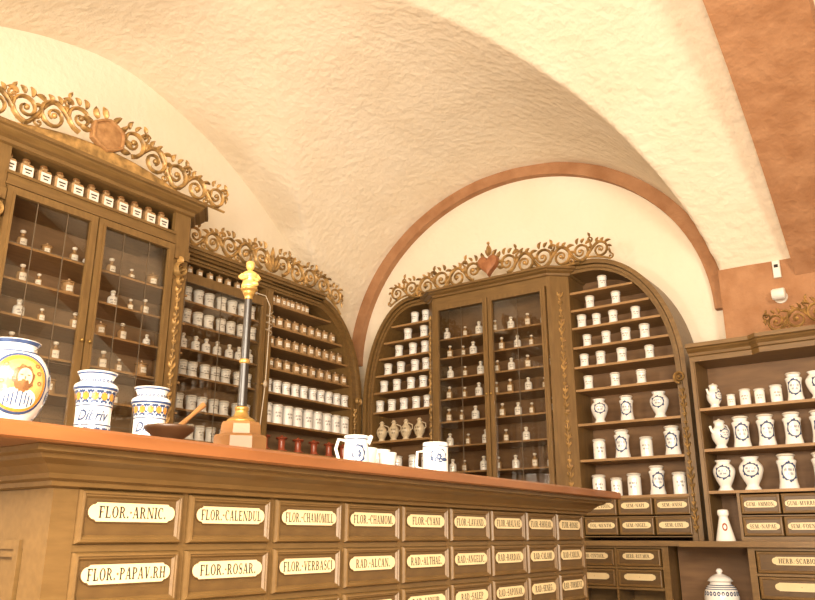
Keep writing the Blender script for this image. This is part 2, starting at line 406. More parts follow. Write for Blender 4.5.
def crest(mb,u0,u1,zf,hf,n,gap,y,d=.03,uc=None,palm=False):
    uc=(u0+u1)/2 if uc is None else uc
    for sd in (-1,1):
        half=(u1-uc) if sd>0 else (uc-u0)
        cw=(half-gap)/n
        for i in range(n):
            t=(gap+cw*(i+.5))/half; cu=uc+sd*t*half; h=hf(t); z0=zf(cu)
            R=min(cw*.54,h*.40); up=(i%2==0)
            cz=z0+(h*.50 if up else h*.40)
            s_=sd if up else -sd
            mb.spiral(cu,cz,R,-PI/2 if up else PI/2,s_,1.45,R*.155,y,d)
            if i<n-1:
                nt_=(gap+cw*(i+1.5))/half
                nu=uc+sd*nt_*half; nh=hf(nt_); nz0=zf(nu); nR=min(cw*.54,nh*.40)
                ax,az_=cu,(cz-R if up else cz+R); bx,bz=nu,(nz0+nh*.40+nR if up else nz0+nh*.50-nR)
                P=[];W=[]
                for k in range(11):
                    q=k/10; e=q*q*(3-2*q); P.append((ax+(bx-ax)*q, az_+(bz-az_)*e)); W.append(R*.17*(1-.25*math.sin(PI*q)))
                mb.ribbon(P,W,y,d*.9)
            for a,l,c_ in ((15,.55,-1.3),(50,.85,-1.5),(80,.6,-1.3),(110,.75,-1.6)):
                aa=math.radians(a)
                mb.leaf(cu+R*.96*math.cos(aa)*sd,cz+R*.96*math.sin(aa),aa if sd>0 else PI-aa,R*l,R*.14,y,d,c_*sd)
            r2=R*.34; gx=cu+sd*cw*.5; gz=(zf(gx)+h*.80) if up else (zf(gx)+h*.16)
            mb.spiral(gx,gz,r2,-PI/2 if up else PI/2,s_,1.2,r2*.28,y,d*.8)
            mb.leaf(gx,gz+(-r2 if up else r2),(-PI/2 if up else PI/2)+.4*sd,R*.75,R*.13,y,d*.8,-.6*sd)
            if up: mb.leaf(gx,gz+r2*.9,PI/2,r2*1.6,r2*.4,y,d*.8,.7*sd)
    if palm:
        h=hf(0)
        for a,l in ((0,1.),(.5,.85),(-.5,.85),(1.0,.65),(-1.0,.65)):
            mb.leaf(uc,zf(uc)+h*.12,PI/2+a,h*.85*l,h*.10,y,d,-a*.6)
    P=[(u0+(u1-u0)*k/40, zf(u0+(u1-u0)*k/40)+.006) for k in range(41)]
    mb.ribbon(P,.008,y,d*.6)
def sunburst(mb,u,z,r,y,d,n=12,l=.07,skip=()):
    for k in range(n):
        a=2*PI*k/n+.13
        if math.sin(a)<-.6: continue
        mb.leaf(u+r*math.cos(a),z+r*math.sin(a),a,l,l*.24,y,d,(.7 if k%2 else -.7))
def garland(mb,u,z0,z1,y,w=.03,d=.015):
    n=int((z1-z0)/(w*1.5)); 
    for k in range(n):
        z=z0+(z1-z0)*(k+.5)/n; f=.7+.3*math.sin(k*1.3)
        mb.leaf(u,z,PI*.5-.9,w*1.3*f,w*.22,y,d,.9); mb.leaf(u,z,PI*.5+.9,w*1.3*f,w*.22,y,d,-.9)
        mb.leaf(u,z,-PI*.5-.5,w*.8*f,w*.2,y,d,.5)
        mb.ball((u,y-d*.6,z),w*.24,d*.5,w*.24,6)
    mb.ribbon([(u,z0),(u,(z0+z1)/2),(u,z1)],.003,y,d*.5)

# ------------------------------------------------------------------ jars: one template of each kind
def lab_strokes(mb,R,w,zs,h):
    for zc,f in zs:
        n=max(4,int(w*f/.0042)); 
        for k in range(n):
            a=-w*f/2+w*f*(k+.5)/n
            if k%5==3: continue
            mb.wrect(R,a-.0011,a+.0011,zc-h/2,zc+h/2*(1 if k%3 else .6),.0013,1,1)
def rfun(P):
    def R(z):
        for (r0,z0),(r1,z1) in zip(P,P[1:]):
            if z0<=z<=z1 and z1>z0: return r0+(r1-r0)*(z-z0)/(z1-z0)
        return P[-1][0]
    return R
USED={}; T={}
def tmpl(kind,name,cat,body_prof,lid_prof=None,body_m='white',lid_m='parch',deco='strokes',dz=(.3,.7),dw=.03,seg=20,lidname='lid'):
    P=smooth_prof(body_prof)
    root=thing(name,'',cat,(1,1,.3))
    mb=MB(); mb.lathe(P,seg); mb.build('body',body_m,root,smooth=True)
    Z=P[-1][1]; R=rfun([p for p in P if p[0]>.001])
    if lid_prof:
        mb=MB(); mb.lathe(smooth_prof(lid_prof,3),seg); mb.build(lidname,lid_m,root,smooth=True)
    if deco=='strokes':
        mb=MB(); lab_strokes(mb,R,dw,[(Z*(dz[0]+dz[1])/2+Z*.09,1.),(Z*(dz[0]+dz[1])/2-Z*.09,.7)],Z*.10)
        mb.build('painted_inscription','ink',root)
    elif deco=='wreath':
        zc=Z*(dz[0]+dz[1])/2; rz=Z*(dz[1]-dz[0])/2
        mb=MB(); mb.wring(R,0,zc,dw*.62,rz,.82,wob=.07)
        for q in (35,145,215,325,90,270):
            mb.wring(R,dw*.62*math.cos(math.radians(q)),zc+rz*math.sin(math.radians(q)),.0050,.0065,.01,n=8)
        lab_strokes(mb,R,dw*.75,[(zc+rz*.22,1),(zc-rz*.22,.7)],rz*.28)
        mb.build('painted_wreath','blue',root)
    elif deco=='paper':
        mb=MB(); mb.mi=0; mb.wrect(R,-dw/2,dw/2,Z*dz[0],Z*dz[1],.0007); mb.mi=1; lab_strokes(mb,R,dw*.8,[(Z*(dz[0]+dz[1])/2,1)],Z*.08)
        mb.build('paper_label',['parch','ink'],root)
    T[kind]=root; USED[kind]=False
    return root,R,P
tmpl('small_jar','apothecary_jar','jar',[(0,0),(.028,0),(.030,.005),(.0265,.012),(.0255,.035),(.0265,.056),(.030,.062),(.0265,.066),(.027,.072),(0,.073)],
     [(0,.0735),(.0285,.0735),(.029,.077),(.023,.082),(0,.084)],dz=(.25,.78),dw=.034)
tmpl('cyl_jar','apothecary_jar','jar',[(0,0),(.035,0),(.036,.004),(.0355,.05),(.0355,.092),(.031,.098),(.036,.104),(.036,.108),(0,.109)],
     [(0,.1095),(.035,.1095),(.035,.114),(.02,.118),(0,.119)],dz=(.25,.75),dw=.042)
tmpl('albarello','apothecary_jar','jar',[(0,0),(.044,0),(.046,.006),(.044,.018),(.040,.04),(.039,.075),(.041,.11),(.046,.128),(.0445,.136),(.035,.143),(.038,.153),(.037,.156),(0,.157)],
     [(0,.1575),(.040,.1575),(.041,.163),(.031,.168),(0,.17)],deco='wreath',dz=(.22,.8),dw=.062)
tmpl('urn','apothecary_jar','jar',[(0,0),(.038,0),(.039,.006),(.030,.020),(.031,.03),(.044,.055),(.056,.09),(.056,.115),(.043,.135),(.034,.146),(.041,.158),(.040,.162),(0,.163)],
     None,deco='wreath',dz=(.38,.8),dw=.064)
r_,R_,P_=tmpl('pitcher','syrup_pitcher','pitcher',[(0,0),(.034,0),(.035,.005),(.027,.018),(.028,.025),(.042,.05),(.048,.08),(.044,.105),(.028,.125),(.026,.14),(.031,.15),(0,.151)],
     [(0,.1515),(.027,.1515),(.025,.158),(.007,.164),(.006,.168),(0,.169)],deco='wreath',dz=(.35,.72),dw=.055)
mb=MB(); mb.tube([(-.040,0,.085),(-.055,0,.100),(-.062,0,.118),(-.063,0,.126)],[.009,.008,.007,.008]); mb.build('spout','white',r_,smooth=True)
mb=MB(); mb.tube([(.042,0,.065),(.060,0,.075),(.064,0,.105),(.050,0,.132),(.027,0,.138)],[.004]*5); mb.build('handle','white',r_,smooth=True)
# square bottle
root=thing('square_bottle','','bottle')
mb=MB(); w=.036
def sqr(w,z): 
    c=w*.25; return [(x,y,z) for x,y in ((w,-w+c),(w,w-c),(w-c,w),(-w+c,w),(-w,w-c),(-w,-w+c),(-w+c,-w),(w-c,-w))]
mb.loops([sqr(w,0),sqr(w,.070),sqr(w*.9,.078),sqr(w*.42,.086),sqr(w*.42,.093),sqr(w*.55,.096),sqr(w*.5,.098)]); mb.build('body','contents',root)
mb=MB(); mb.mi=0; mb.box(-.028,.028,-w-.0012,-w-.0002,.008,.064); mb.mi=1
mb.box(-.019,.019,-w-.0018,-w-.0011,.041,.049); mb.box(-.013,.013,-w-.0018,-w-.0011,.025,.032); mb.build('label',['parch','ink'],root)
mb=MB(); mb.lathe([(0,.0982),(.017,.0982),(.021,.103),(.020,.111),(.011,.116),(0,.117)],12); mb.build('stopper','amber',root,smooth=True)
T['square']=root; USED['square']=False
tmpl('bottle','drug_bottle','bottle',[(0,0),(.021,0),(.022,.003),(.022,.045),(.018,.053),(.009,.060),(.0085,.070),(.011,.072),(0,.073)],
     [(0,.0735),(.006,.0735),(.012,.080),(.010,.087),(0,.089)],body_m='contents',lid_m='parch',deco='paper',dz=(.12,.62),dw=.030,seg=14,lidname='stopper')
tmpl('white_bottle','drug_bottle','bottle',[(0,0),(.023,0),(.024,.003),(.024,.042),(.019,.052),(.010,.058),(.0095,.066),(.013,.068),(0,.069)],
     [(0,.0695),(.007,.0695),(.013,.076),(.009,.083),(0,.085)],body_m='white',lid_m='parch',deco='strokes',dz=(.15,.6),dw=.030,seg=14,lidname='stopper')
tmpl('herb_jar','herb_jar','jar',[(0,0),(.030,0),(.031,.004),(.030,.03),(.030,.055),(.027,.059),(0,.060)],
     [(0,.0605),(.031,.0605),(.032,.067),(.016,.072),(.006,.075),(.007,.083),(0,.085)],body_m='contents',lid_m='contents',deco='paper',dz=(.30,.76),dw=.030,seg=14)
tmpl('red_pot','lacquered_canister','canister',[(0,0),(.036,0),(.036,.006),(.024,.010),(.024,.066),(.036,.070),(.036,.074),(0,.0745)],
     [(0,.075),(.037,.075),(.037,.082),(.014,.086),(.007,.094),(0,.095)],body_m='red',lid_m='red',deco='none',seg=16)
r_,R_,P_=tmpl('oil_vase','oil_jug','jug',[(0,0),(.024,0),(.026,.006),(.020,.014),(.034,.04),(.040,.065),(.034,.09),(.018,.11),(.014,.125),(.020,.133),(0,.134)],
     [(0,.1345),(.012,.1345),(.014,.141),(.006,.148),(0,.150)],body_m='beige',lid_m='beige',deco='strokes',dz=(.35,.62),dw=.035)
mb=MB(); mb.tube([(.032,0,.06),(.052,0,.08),(.050,0,.105),(.018,0,.118)],[.0035]*4); mb.build('handle','beige',r_,smooth=True)

def put(kind,loc,rz,label,group,sc=1.):
    r=T[kind]
    if not isinstance(sc,tuple): sc=(sc,sc,sc)
    if not USED[kind]:
        USED[kind]=True; r.location=loc; r.rotation_euler=(0,0,rz); r.scale=sc; r['label']=label; r['group']=group; return r
    return dup(r,loc,rz,label,group,sc)
def row(kinds,us,rel,cab,y,desc,where,group,sc=1.,turn=None):
    n=len(us)
    for i,u in enumerate(us):
        k=kinds[i%len(kinds)] if isinstance(kinds,list) else kinds
        d=desc[k] if isinstance(desc,dict) else desc
        s=(sc[i%len(sc)] if isinstance(sc,list) else sc)
        if cab=='left': loc=(-4.05-y,u,E+rel+.0006); rz=PI/2
        elif cab=='left1': loc=(-3.70-y,u,E+rel+.0006); rz=PI/2
        elif cab=='right': loc=(u,4.80+y,E+rel+.0006); rz=0
        else: loc=(u,5.0+y,E+rel+.0006); rz=0
        rz+=random.uniform(-.25,.25)*(0 if k=='square' else 1)+((-.25 if cab in('left','left1') else .3) if k!='square' else 0)
        if k=='pitcher': rz+=.7
        # position from the left counts every vessel of the row
        lab=('%s vessel from left, %s, %s'%(ORD[i],d,where)) if (isinstance(kinds,list) and n>1) else (('%s %s from left, %s'%(ORD[i],d,where)) if n>1 else ('lone %s on %s'%(d,where)))
        put(k,loc,rz,lab,group,s)
def lin(a,b,n,j=.0):
    if n==1: return [(a+b)/2]
    return [a+(b-a)*i/(n-1)+random.uniform(-j,j) for i in range(n)]
def shelf(root,a,b,ya,yb,rel,u0,th=.016):
    mb=MB(); mb.box(a,b,ya,yb,E+rel-th,E+rel)
    return mb.build('shelf','shelf',root,u0)

# ================================================================== COUNTER
cu0=1.98
ct=thing('drawer_counter','long olive brown apothecary counter with rows of labelled herb drawers','counter',(-1.35,cu0,0),PI/2)
mb=MB()
mb.box(.8152,3.1398,.2605,.80,.0702,E+.089); mb.box(.80,3.155,-.002,.81,0,.07)
for k in range(1,9):   # stiles
    u=.967+.2525*(k-.5); mb.box(u-.0085,u+.0085,.001,.26,.0701,E+.085)
mb.box(.815,.8495,.0,.26,.0701,E+.0845); mb.box(3.105,3.14,.0,.26,.0701,E+.0845)
for k in range(1,8):
    z=E+.036+.0555-.111*k; mb.box(.8496,3.1049,.0018,.259,z-.0065,z+.0065)
mb.build('body','wood_counter',ct,cu0)
mb=MB()
mb.box(.800,.8151,.0,.075,.0701,E+.0845); mb.box(.803,.8151,.075,.80,E-.02,E+.0845); mb.box(.803,.8151,.72,.80,.0701,E-.02)
for (i0,i1,xx) in ((0,.016,.797),(.016,.030,.804)):
    zt,zb=E-.005,.14; a,b=.085,.72
    mb.box(xx,.8149,a+i0,a+i1,zb+i0,zt-i0); mb.box(xx,.8149,b-i1,b-i0,zb+i0,zt-i0)
    mb.box(xx,.8149,a+i1,b-i1,zt-i1,zt-i0); mb.box(xx,.8149,a+i1,b-i1,zb+i0,zb+i1)
mb.build('side_panel','wood_counter',ct,cu0)
def rect(o): return [(.800-o,-o),(3.14+o,-o),(3.14+o,.80+o),(.800-o,.80+o)]
mb=MB(); mb.loftz([(rect(.0),E+.085),(rect(.012),E+.088),(rect(.014),E+.096),(rect(.026),E+.100),(rect(.030),E+.108),(rect(.048),E+.122),(rect(.070),E+.130),(rect(.074),E+.137),(rect(.09),E+.140),(rect(.09),E+.150)])
mb.build('cornice','wood_counter',ct,cu0)
def rect2(o): return [(.60-o,-.12-o),(3.265+o,-.12-o),(3.265+o,.93+o),(.60-o,.93+o)]
mb=MB(); mb.loftz([(rect2(-.006),E+.1505),(rect2(0),E+.154),(rect2(0),E+.174),(rect2(-.006),E+.180)])
mb.build('countertop','top',ct,cu0)
for r_i in range(7):
    z=E+.036-.111*r_i
    for k in range(9):
        t=[CR1,CR2,CR3][r_i][k] if r_i<3 else None
        drawer(ct,.967+.2525*k,z,.2335,.0965,t,0.,cu0,.200,.039,.009)

# ================================================================== LEFT PROJECTING CABINET (plane X=-3.70)
u1=2.245; us=2.19
c1=thing('glazed_cabinet','tall projecting glazed apothecary cabinet with gilt scrollwork crest and shield','cabinet',(-3.70,u1,0),PI/2)
def plan1(o): return [(1.52-o,.12-.4*o),(1.62-.4*o,-o),(2.87+.4*o,-o),(2.97+o,.12-.4*o),(2.97,.34),(2.97,.62),(1.52,.62),(1.52,.34)]
mb=MB(); mb.box(1.54,2.95,.36,.38,E+.22,E+1.93); mb.build('back_panel','wood_glazed',c1,u1)
mb=MB(); mb.loftz([(plan1(0),0),(plan1(0),E+.24)]); mb.loftz([(plan1(.03),E+.2401),(plan1(.03),E+.27)]); mb.build('base','wood_v',c1,u1)
for sd in (-1,1):
    P=[(u1+sd*a,b) for a,b in ((.512,0),(.625,0),(.725,.12),(.725,.62),(.705,.62),(.705,.14),(.512,.03))]
    mb=MB(); mb.prismz(P,E+.27,E+1.90)
    mb.box(u1+sd*.525,u1+sd*.61,-.012,0,E+.29,E+1.47); mb.box(u1+sd*.515,u1+sd*.625,-.02,0,E+1.60,E+1.66)
    mb.build('pilaster','wood_v',c1,u1)
    mb=MB(); garland(mb,u1+sd*.567,E+.6,E+1.42,-.012,.034,.018); mb.build('gilt_garland','gold',c1,u1,True)
    mb=MB(); mb.spiral(u1+sd*.567,E+1.53,.045,PI/2,sd,1.6,.011,-.005,.05); mb.spiral(u1+sd*.575,E+1.47,.026,-PI/2,-sd,1.3,.007,-.005,.04)
    mb.leaf(u1+sd*.56,E+1.57,PI/2,.05,.012,-.005,.05,.5*sd); mb.build('gilt_bracket','gold',c1,u1,True)
mb=MB(); mb.box(1.73,2.76,.0,.36,E+1.685,E+1.765); mb.box(1.725,2.765,-.012,-.0001,E+1.69,E+1.70); mb.box(1.725,2.765,-.012,-.0001,E+1.75,E+1.765)
mb.build('niche_shelf','wood',c1,u1)
mb=MB(); mb.box(1.73,2.76,.14,.16,E+1.766,E+1.895); mb.build('niche_back','wood_dark',c1,u1)
mb=MB(); mb.loftz([(plan1(0),E+1.895),(plan1(.02),E+1.90),(plan1(.025),E+1.918),(plan1(.05),E+1.925),(plan1(.075),E+1.945),(plan1(.08),E+1.953),(plan1(.098),E+1.958),(plan1(.10),E+1.975)]); mb.build('cornice','wood',c1,u1)
door(c1,1.735,2.24,E+.28,E+1.68,.0,u1,3,5,1); door(c1,2.25,2.755,E+.28,E+1.68,.0,u1,3,5,-1)
R1Z=[.50,.70,.88,1.06,1.24,1.42]
for r in R1Z: shelf(c1,1.56,2.93,.05,.355,r,u1,.012)
zf1=lambda u:E+1.975+.07*max(0,1-((u-us)/.5)**2)
mb=MB(); crest(mb,1.36,3.06,zf1,lambda t:.275-.115*t,5,.09,-.075,.026,us)
mb.strip([(1.60+1.2*k/20,zf1(1.60+1.2*k/20)) for k in range(21)],[(1.60+1.2*k/20,E+1.972) for k in range(21)],-.095,-.055)
sunburst(mb,us,E+2.135,.10,-.075,.026,12,.070)
mb.build('gilt_crest','gold',c1,u1,True)
mb=MB(); sh0=[(us+.112*math.cos(a)*(1 if k%2 else .90),E+2.13+.100*math.sin(a)*(1 if k%2 else .93)) for k,a in enumerate([2*PI*k/12 for k in range(12)])]
def scl(P,f): return [(us+(x-us)*f,E+2.13+(z-E-2.13)*f) for x,z in P]
mb.loops([[(x,y,z) for x,z in scl(sh0,f)] for f,y in ((1,-.075),(1,-.107),(.95,-.115),(.86,-.115),(.80,-.105),(.4,-.113))]); mb.build('gilt_shield','giltdull',c1,u1)
row('square',lin(1.745,2.69,11,.003),1.765,'left1',.05,'square herb bottle with cream label','shelf above doors, tall left cabinet','square bottles above the left cabinet doors')
nm=['lowest','second lowest','third lowest','fourth','fifth','top']
for i,r in enumerate(R1Z):
    if i==0: continue
    row((['bottle','white_bottle','bottle','bottle','herb_jar']*2)[i%3:],lin(1.80,2.70,[5,8,8,7,8,8][i],.03),r,'left1',.12,
        {'bottle':'small brown bottle','white_bottle':'small white bottle','herb_jar':'small brown jar'},nm[i]+' shelf, tall left glass doors','small vessels behind the left glass doors',[1.05,1.2,.9,1.15])

# ================================================================== LEFT WING CABINET (plane X=-4.05)
u2=3.97
c2=thing('arched_cabinet','lower left wall shelf cabinet with quarter arch end beside the corner','cabinet',(-4.05,u2,0),PI/2)
ac,az,aa,ab=4.40,E+1.03,.57,.80
def arcpts(d,n=18,sg=1,c=ac,a=aa,bb=ab):
    return [(c+sg*(a-d)*math.sin(PI/2*i/n), az+(bb-d)*math.cos(PI/2*i/n)) for i in range(n+1)]
mb=MB(); mb.strip([(3.90,az+ab)]+arcpts(0),[(3.90,az+ab-.07)]+arcpts(.07),0,.28)
mb.strip([(3.90,az+ab+.012)]+arcpts(-.012),[(3.90,az+ab-.02)]+arcpts(.022),-.03,-.0001)
mb.build('arched_frame','wood',c2,u2)
mb=MB(); mb.box(ac+aa-.07,ac+aa,0,.28,E+.25,az-.0002); mb.box(ac+aa-.022,ac+aa+.012,-.03,-.0001,E+.25,az-.0002); mb.build('end_stile','wood_v',c2,u2)
mb=MB(); P=[(2.99,E+.25),(4.93,E+.25)]+arcpts(.03)[::-1]+[(2.99,az+ab-.03)]; mb.prism(P,.262,.279); mb.build('back_panel','wood_glazed',c2,u2)
mb=MB(); mb.box(2.975,4.97,0,.28,0,E+.22); mb.box(2.975,4.97,-.03,.28,E+.2201,E+.2499); mb.build('base','wood_v',c2,u2)
mb=MB(); mb.box(3.87,3.95,0,.262,E+.25,E+1.76); mb.box(3.885,3.935,-.012,-.0001,E+.3,E+1.75); mb.build('pilaster','wood_v',c2,u2)
mb=MB(); mb.box(2.975,3.03,0,.262,E+.25,E+1.76); mb.build('side_stile','wood_v',c2,u2)
mb=MB(); mb.box(2.975,3.899,0.001,.279,E+1.7601,E+1.83)
for a,b,y in ((1.775,1.79,-.015),(1.80,1.815,-.03),(1.8151,1.835,-.055),(1.8351,1.855,-.07)): mb.box(2.985,4.47,y,.02,E+a,E+b)
mb.build('cornice','wood',c2,u2)
door(c2,3.035,3.865,E+.42,E+1.655,.0,u2,2,4,1)
mb=MB(); mb.box(3.03,3.87,0,.26,E+1.66,E+1.69); mb.build('niche_shelf','wood',c2,u2)
R2Z=[.60,.79,1.01,1.19,1.355,1.51]
for r in R2Z: 
    shelf(c2,3.03,3.87,.03,.26,r,u2,.013)
W2=R2Z+[1.68]
def lim2(rel,d): 
    z=E+rel
    if z<=az: return ac+aa-.07-d
    q=min(1,(z-az)/(ab-.07)); return ac+(aa-.07)*math.sqrt(max(0,1-q*q))-d
for r in W2: shelf(c2,3.95,lim2(r,0),.02,.26,r,u2,.014)
mb=MB(); crest(mb,3.07,4.66,lambda u:E+1.855-.09*max(0,(u-4.4)/.22)**2,lambda t:.225-.06*t,5,.03,-.05,.024,None,True); mb.build('gilt_crest','gold',c2,u2,True)
mb=MB(); garland(mb,4.925,E+.62,E+1.0,-.005,.03,.018); mb.spiral(4.925,E+1.06,.035,-PI/2,1,1.5,.009,-.03,.03); mb.build('gilt_garland','gold',c2,u2,True)
nn=['lowest shelf','second lowest shelf','third lowest shelf','fourth shelf up','fifth shelf up','sixth shelf up','top shelf']
dd={'small_jar':'small white jar','cyl_jar':'white cylinder jar','herb_jar':'small brown herb jar','red_pot':'dark red spool canister','bottle':'small brown bottle','white_bottle':'small white bottle','albarello':'waisted blue-white jar','urn':'bulbous blue-white urn','pitcher':'blue-white spouted pitcher','oil_vase':'beige oil jug'}
kk=['red_pot','cyl_jar','small_jar','herb_jar','herb_jar','herb_jar','herb_jar']
ks=[6,9,10,10,10,9,8]
for i,r in enumerate(W2):
    hi=lim2(r+.09,.04)
    row(kk[i],lin(3.99,hi,ks[i],.004),r,'left',.055,dd,nn[i]+', open bay of left wing','canisters and jars in the open left bay',{0:(1.1,1.1,1.2),1:(1.15,1.15,1.22),2:1.18}.get(i,1.06 if i<6 else .95))
for i,r in enumerate(R2Z):
    row('small_jar' if i!=3 else 'white_bottle',lin(3.22,3.80,7,.012),r,'left',.065,dd,nn[i]+', glazed bay of left wing','jars behind the narrow left glass door',1.22)
row('herb_jar',lin(3.20,3.80,8,.005),1.69,'left',.045,dd,'niche above door, left wing cabinet','canisters in the niche over the narrow door',.80)

# ================================================================== BACK: base cabinets, worktop, upper cabinet
wt=MB(); P=[(-3.99,4.86),(-1.46,4.86),(-1.42,4.60),(-.12,4.60),(-.12,5.09),(-1.30,5.09),(-1.30,5.29),(-3.99,5.29)]
wt.loftz([(P,E-.052),(P,E-.022)]); o=wt.build('worktop','wood'); o['label']='long stepped wooden worktop under the back and right shelf cabinets'; o['category']='worktop'
cb=thing('base_cabinet','low drawer cabinet under back worktop with wide herb drawers','cabinet',(-2.79,4.90,0),0)
mb=MB(); mb.box(-3.98,-1.58,.26,.38,0,E-.0525); mb.box(-3.98,-3.94,0,.26,0,E-.0525); mb.box(-1.62,-1.58,0,.26,0,E-.0525)
for k in range(1,8): mb.box(-3.94+.29*k-.006,-3.94+.29*k+.006,.001,.26,.08,E-.0526)
for k in range(7): mb.box(-3.94,-1.62,.002,.26,E-.0525-.008-.12*k-.006,E-.0527-.12*k)
mb.box(-3.94,-1.62,.0005,.26,0,.08); mb.build('body','wood',cb,-2.79)
for rr in range(2):
    for k in range(8):
        drawer(cb,-3.94+.29*(k+.5),E-.0525-.068-.12*rr,.272,.100,(TB3[k-6] if (k>=6 and rr==0) else None),0.,-2.79,.20,.042,.008,'b_')
cb2=thing('base_cabinet','low drawer cabinet under the right worktop with herb drawers','cabinet',(-.60,4.64,0),0)
mb=MB(); mb.box(-1.07,-.14,.27,.44,0,E-.0525); mb.box(-1.07,-1.035,0,.27,0,E-.0525); mb.box(-.175,-.14,0,.27,0,E-.0525); mb.box(-.61,-.59,0.001,.27,0,E-.0526); mb.box(-1.035,-.175,0.002,.27,0,.42); mb.box(-1.035,-.175,0.002,.27,E-.07,E-.0527); mb.box(-1.035,-.175,.002,.27,E-.198,E-.185)
mb.build('body','wood',cb2,-.60)
mb=MB(); mb.box(-1.57,-1.071,.41,.43,0,E-.0525); mb.build('dark_backing','wood_dark',cb2,-.60)  # dark sheet added behind the open knee space to stand in for its shade
for rr in range(2):
    for k in range(2): drawer(cb2,-.825+.44*k,E-.128-.128*rr,.405,.110,(TG3[k] if rr==0 else None),0.,-.60,.26,.046,.008,'b_')

u3=-2.755
c3=thing('arched_cabinet','large arched back wall apothecary cabinet with two dark glazed centre doors','cabinet',(u3,5.0,0),0)
ZB=E-.0215
rc,ra=-2.0,.62; lc,la=-3.51,.485
rb=.85; az=E+1.03
def arcR(d,n=18): return [(rc+(ra-d)*math.sin(PI/2*i/n), az+(rb-d)*math.cos(PI/2*i/n)) for i in range(n+1)]
def arcL(d,n=18): return [(lc-(la-d)*math.sin(PI/2*i/n), az+(rb-d)*math.cos(PI/2*i/n)) for i in range(n+1)]
for arc,xs,xe,sg in ((arcR,-2.15,rc+ra,1),(arcL,-3.36,lc-la,-1)):
    mb=MB(); mb.strip([(xs,az+rb)]+arc(0),[(xs,az+rb-.075)]+arc(.075),0,.28)
    mb.strip([(xs,az+rb+.015)]+arc(-.0),[(xs,az+rb-.02)]+arc(.03),-.035,-.0001)
    mb.strip([(xs,az+rb-.028)]+arc(.038),[(xs,az+rb-.045)]+arc(.055),-.018,-.0001)
    mb.build('arched_frame','wood',c3,u3)
    mb=MB(); zt=az-.0002
    mb.box(xe,xe-sg*.075,0,.28,ZB,zt); mb.box(xe,xe-sg*.03,-.035,-.0001,ZB,zt); mb.box(xe-sg*.038,xe-sg*.055,-.018,-.0001,ZB,zt)
    mb.build('end_stile','wood_v',c3,u3)
P=[(arcL(.03)[-1][0],ZB),(arcR(.03)[-1][0],ZB)]+arcR(.03)[::-1]+arcL(.03)
mb=MB(); mb.prism(P,.263,.279); mb.build('back_panel','wood_dark',c3,u3)
for sd in (-1,1):
    P=[(u3+sd*a,b) for a,b in ((.475,-.10),(.505,-.10),(.605,0),(.605,.26),(.580,.26),(.580,.02),(.475,-.07))]
    mb=MB(); mb.prismz(P,ZB,E+1.79); mb.build('pilaster','wood_v',c3,u3)
for sd in (-1,1):
    mb=MB(); garland(mb,0,E+.30,E+1.66,0,.034,.016)
    o=mb.build('gilt_garland','gold',c3,0,True); o.location=(sd*(.555),-.052,0); o.rotation_euler=(0,0,sd*PI/4)
mb=MB(); mb.box(-3.23,-2.28,-.09,.26,ZB,E+.2249); mb.box(-3.24,-2.27,-.11,-.08,E+.225,E+.25); mb.build('lower_panel','wood',c3,u3)
mb=MB(); mb.box(-3.23,-2.28,-.10,.0,E+1.72,E+1.79); mb.build('frieze','wood',c3,u3)
mb=MB(); mb.box(u3-.012,u3+.012,-.098,-.06,E+.25,E+1.72); mb.build('centre_stile','wood_v',c3,u3)
def plan3(o): return [(-3.36-o,0-.4*o),(-3.24-.4*o,-.10-o),(-2.27+.4*o,-.10-o),(-2.15+o,0-.4*o),(-2.15+o,.27),(-3.36-o,.27)]
mb=MB(); mb.loftz([(plan3(0),E+1.79),(plan3(.015),E+1.795),(plan3(.02),E+1.81),(plan3(.045),E+1.822),(plan3(.05),E+1.83),(plan3(.07),E+1.835),(plan3(.07),E+1.85)]); mb.build('cornice','wood',c3,u3)
door(c3,-3.225,u3-.004,E+.255,E+1.715,-.10,u3,2,1,1,.03); door(c3,u3+.004,-2.285,E+.255,E+1.715,-.10,u3,2,1,-1,.03)
R3Z=[.255,.495,.735,.97,1.13,1.27,1.41,1.54,1.67]
def limr(rel,d):
    z=E+rel
    if z<=az: return rc+ra-.075-d
    q=min(1,(z-az)/(rb-.075)); return rc+(ra-.075)*math.sqrt(max(0,1-q*q))-d
def liml(rel,d):
    z=E+rel
    if z<=az: return lc-la+.075+d
    q=min(1,(z-az)/(rb-.075)); return lc-(la-.075)*math.sqrt(max(0,1-q*q))+d
for r in R3Z:
    shelf(c3,-2.15,limr(r,0),.01,.262,r,u3); shelf(c3,liml(r,0),-3.36,.01,.262,r,u3)
CZ=[.27,.46,.65,.83,1.0,1.16,1.32,1.47]
for r in CZ[1:]: shelf(c3,-3.33,-2.18,-.05,.262,r,u3,.012)
for rr,(zc,TT) in enumerate(((.185,TB1),(.065,TB2))):
    for k in range(3):
        drawer(c3,-2.028+.2335*k,E+zc,.222,.105,TT[k],0.,u3,.188,.042,.006,'b_')
        drawer(c3,-3.50-.19*k+.02,E+zc,.180,.105,None,0.,u3,.15,.038,.006)
mb=MB()
for z in (.002,.122,.235): mb.box(-2.15,-1.455,.0,.26,E+z-.0055+.003,E+z+.003); mb.box(-3.93,-3.36,.0,.26,E+z-.0055+.003,E+z+.003)
mb.build('drawer_rail','wood',c3,u3)
def zf3(u):
    if u>rc: q=(u-rc)/ra; return az+rb*math.sqrt(max(0,1-q*q))
    if u<lc: q=(lc-u)/la; return az+rb*math.sqrt(max(0,1-q*q))
    return E+1.85
zf3b=lambda u: zf3(u) if (u>-2.1 or u<-3.4) else E+1.85
mb=MB(); crest(mb,-3.70,-1.80,zf3b,lambda t:.265-.125*t,6,.075,-.06,.024)
hc=E+1.985
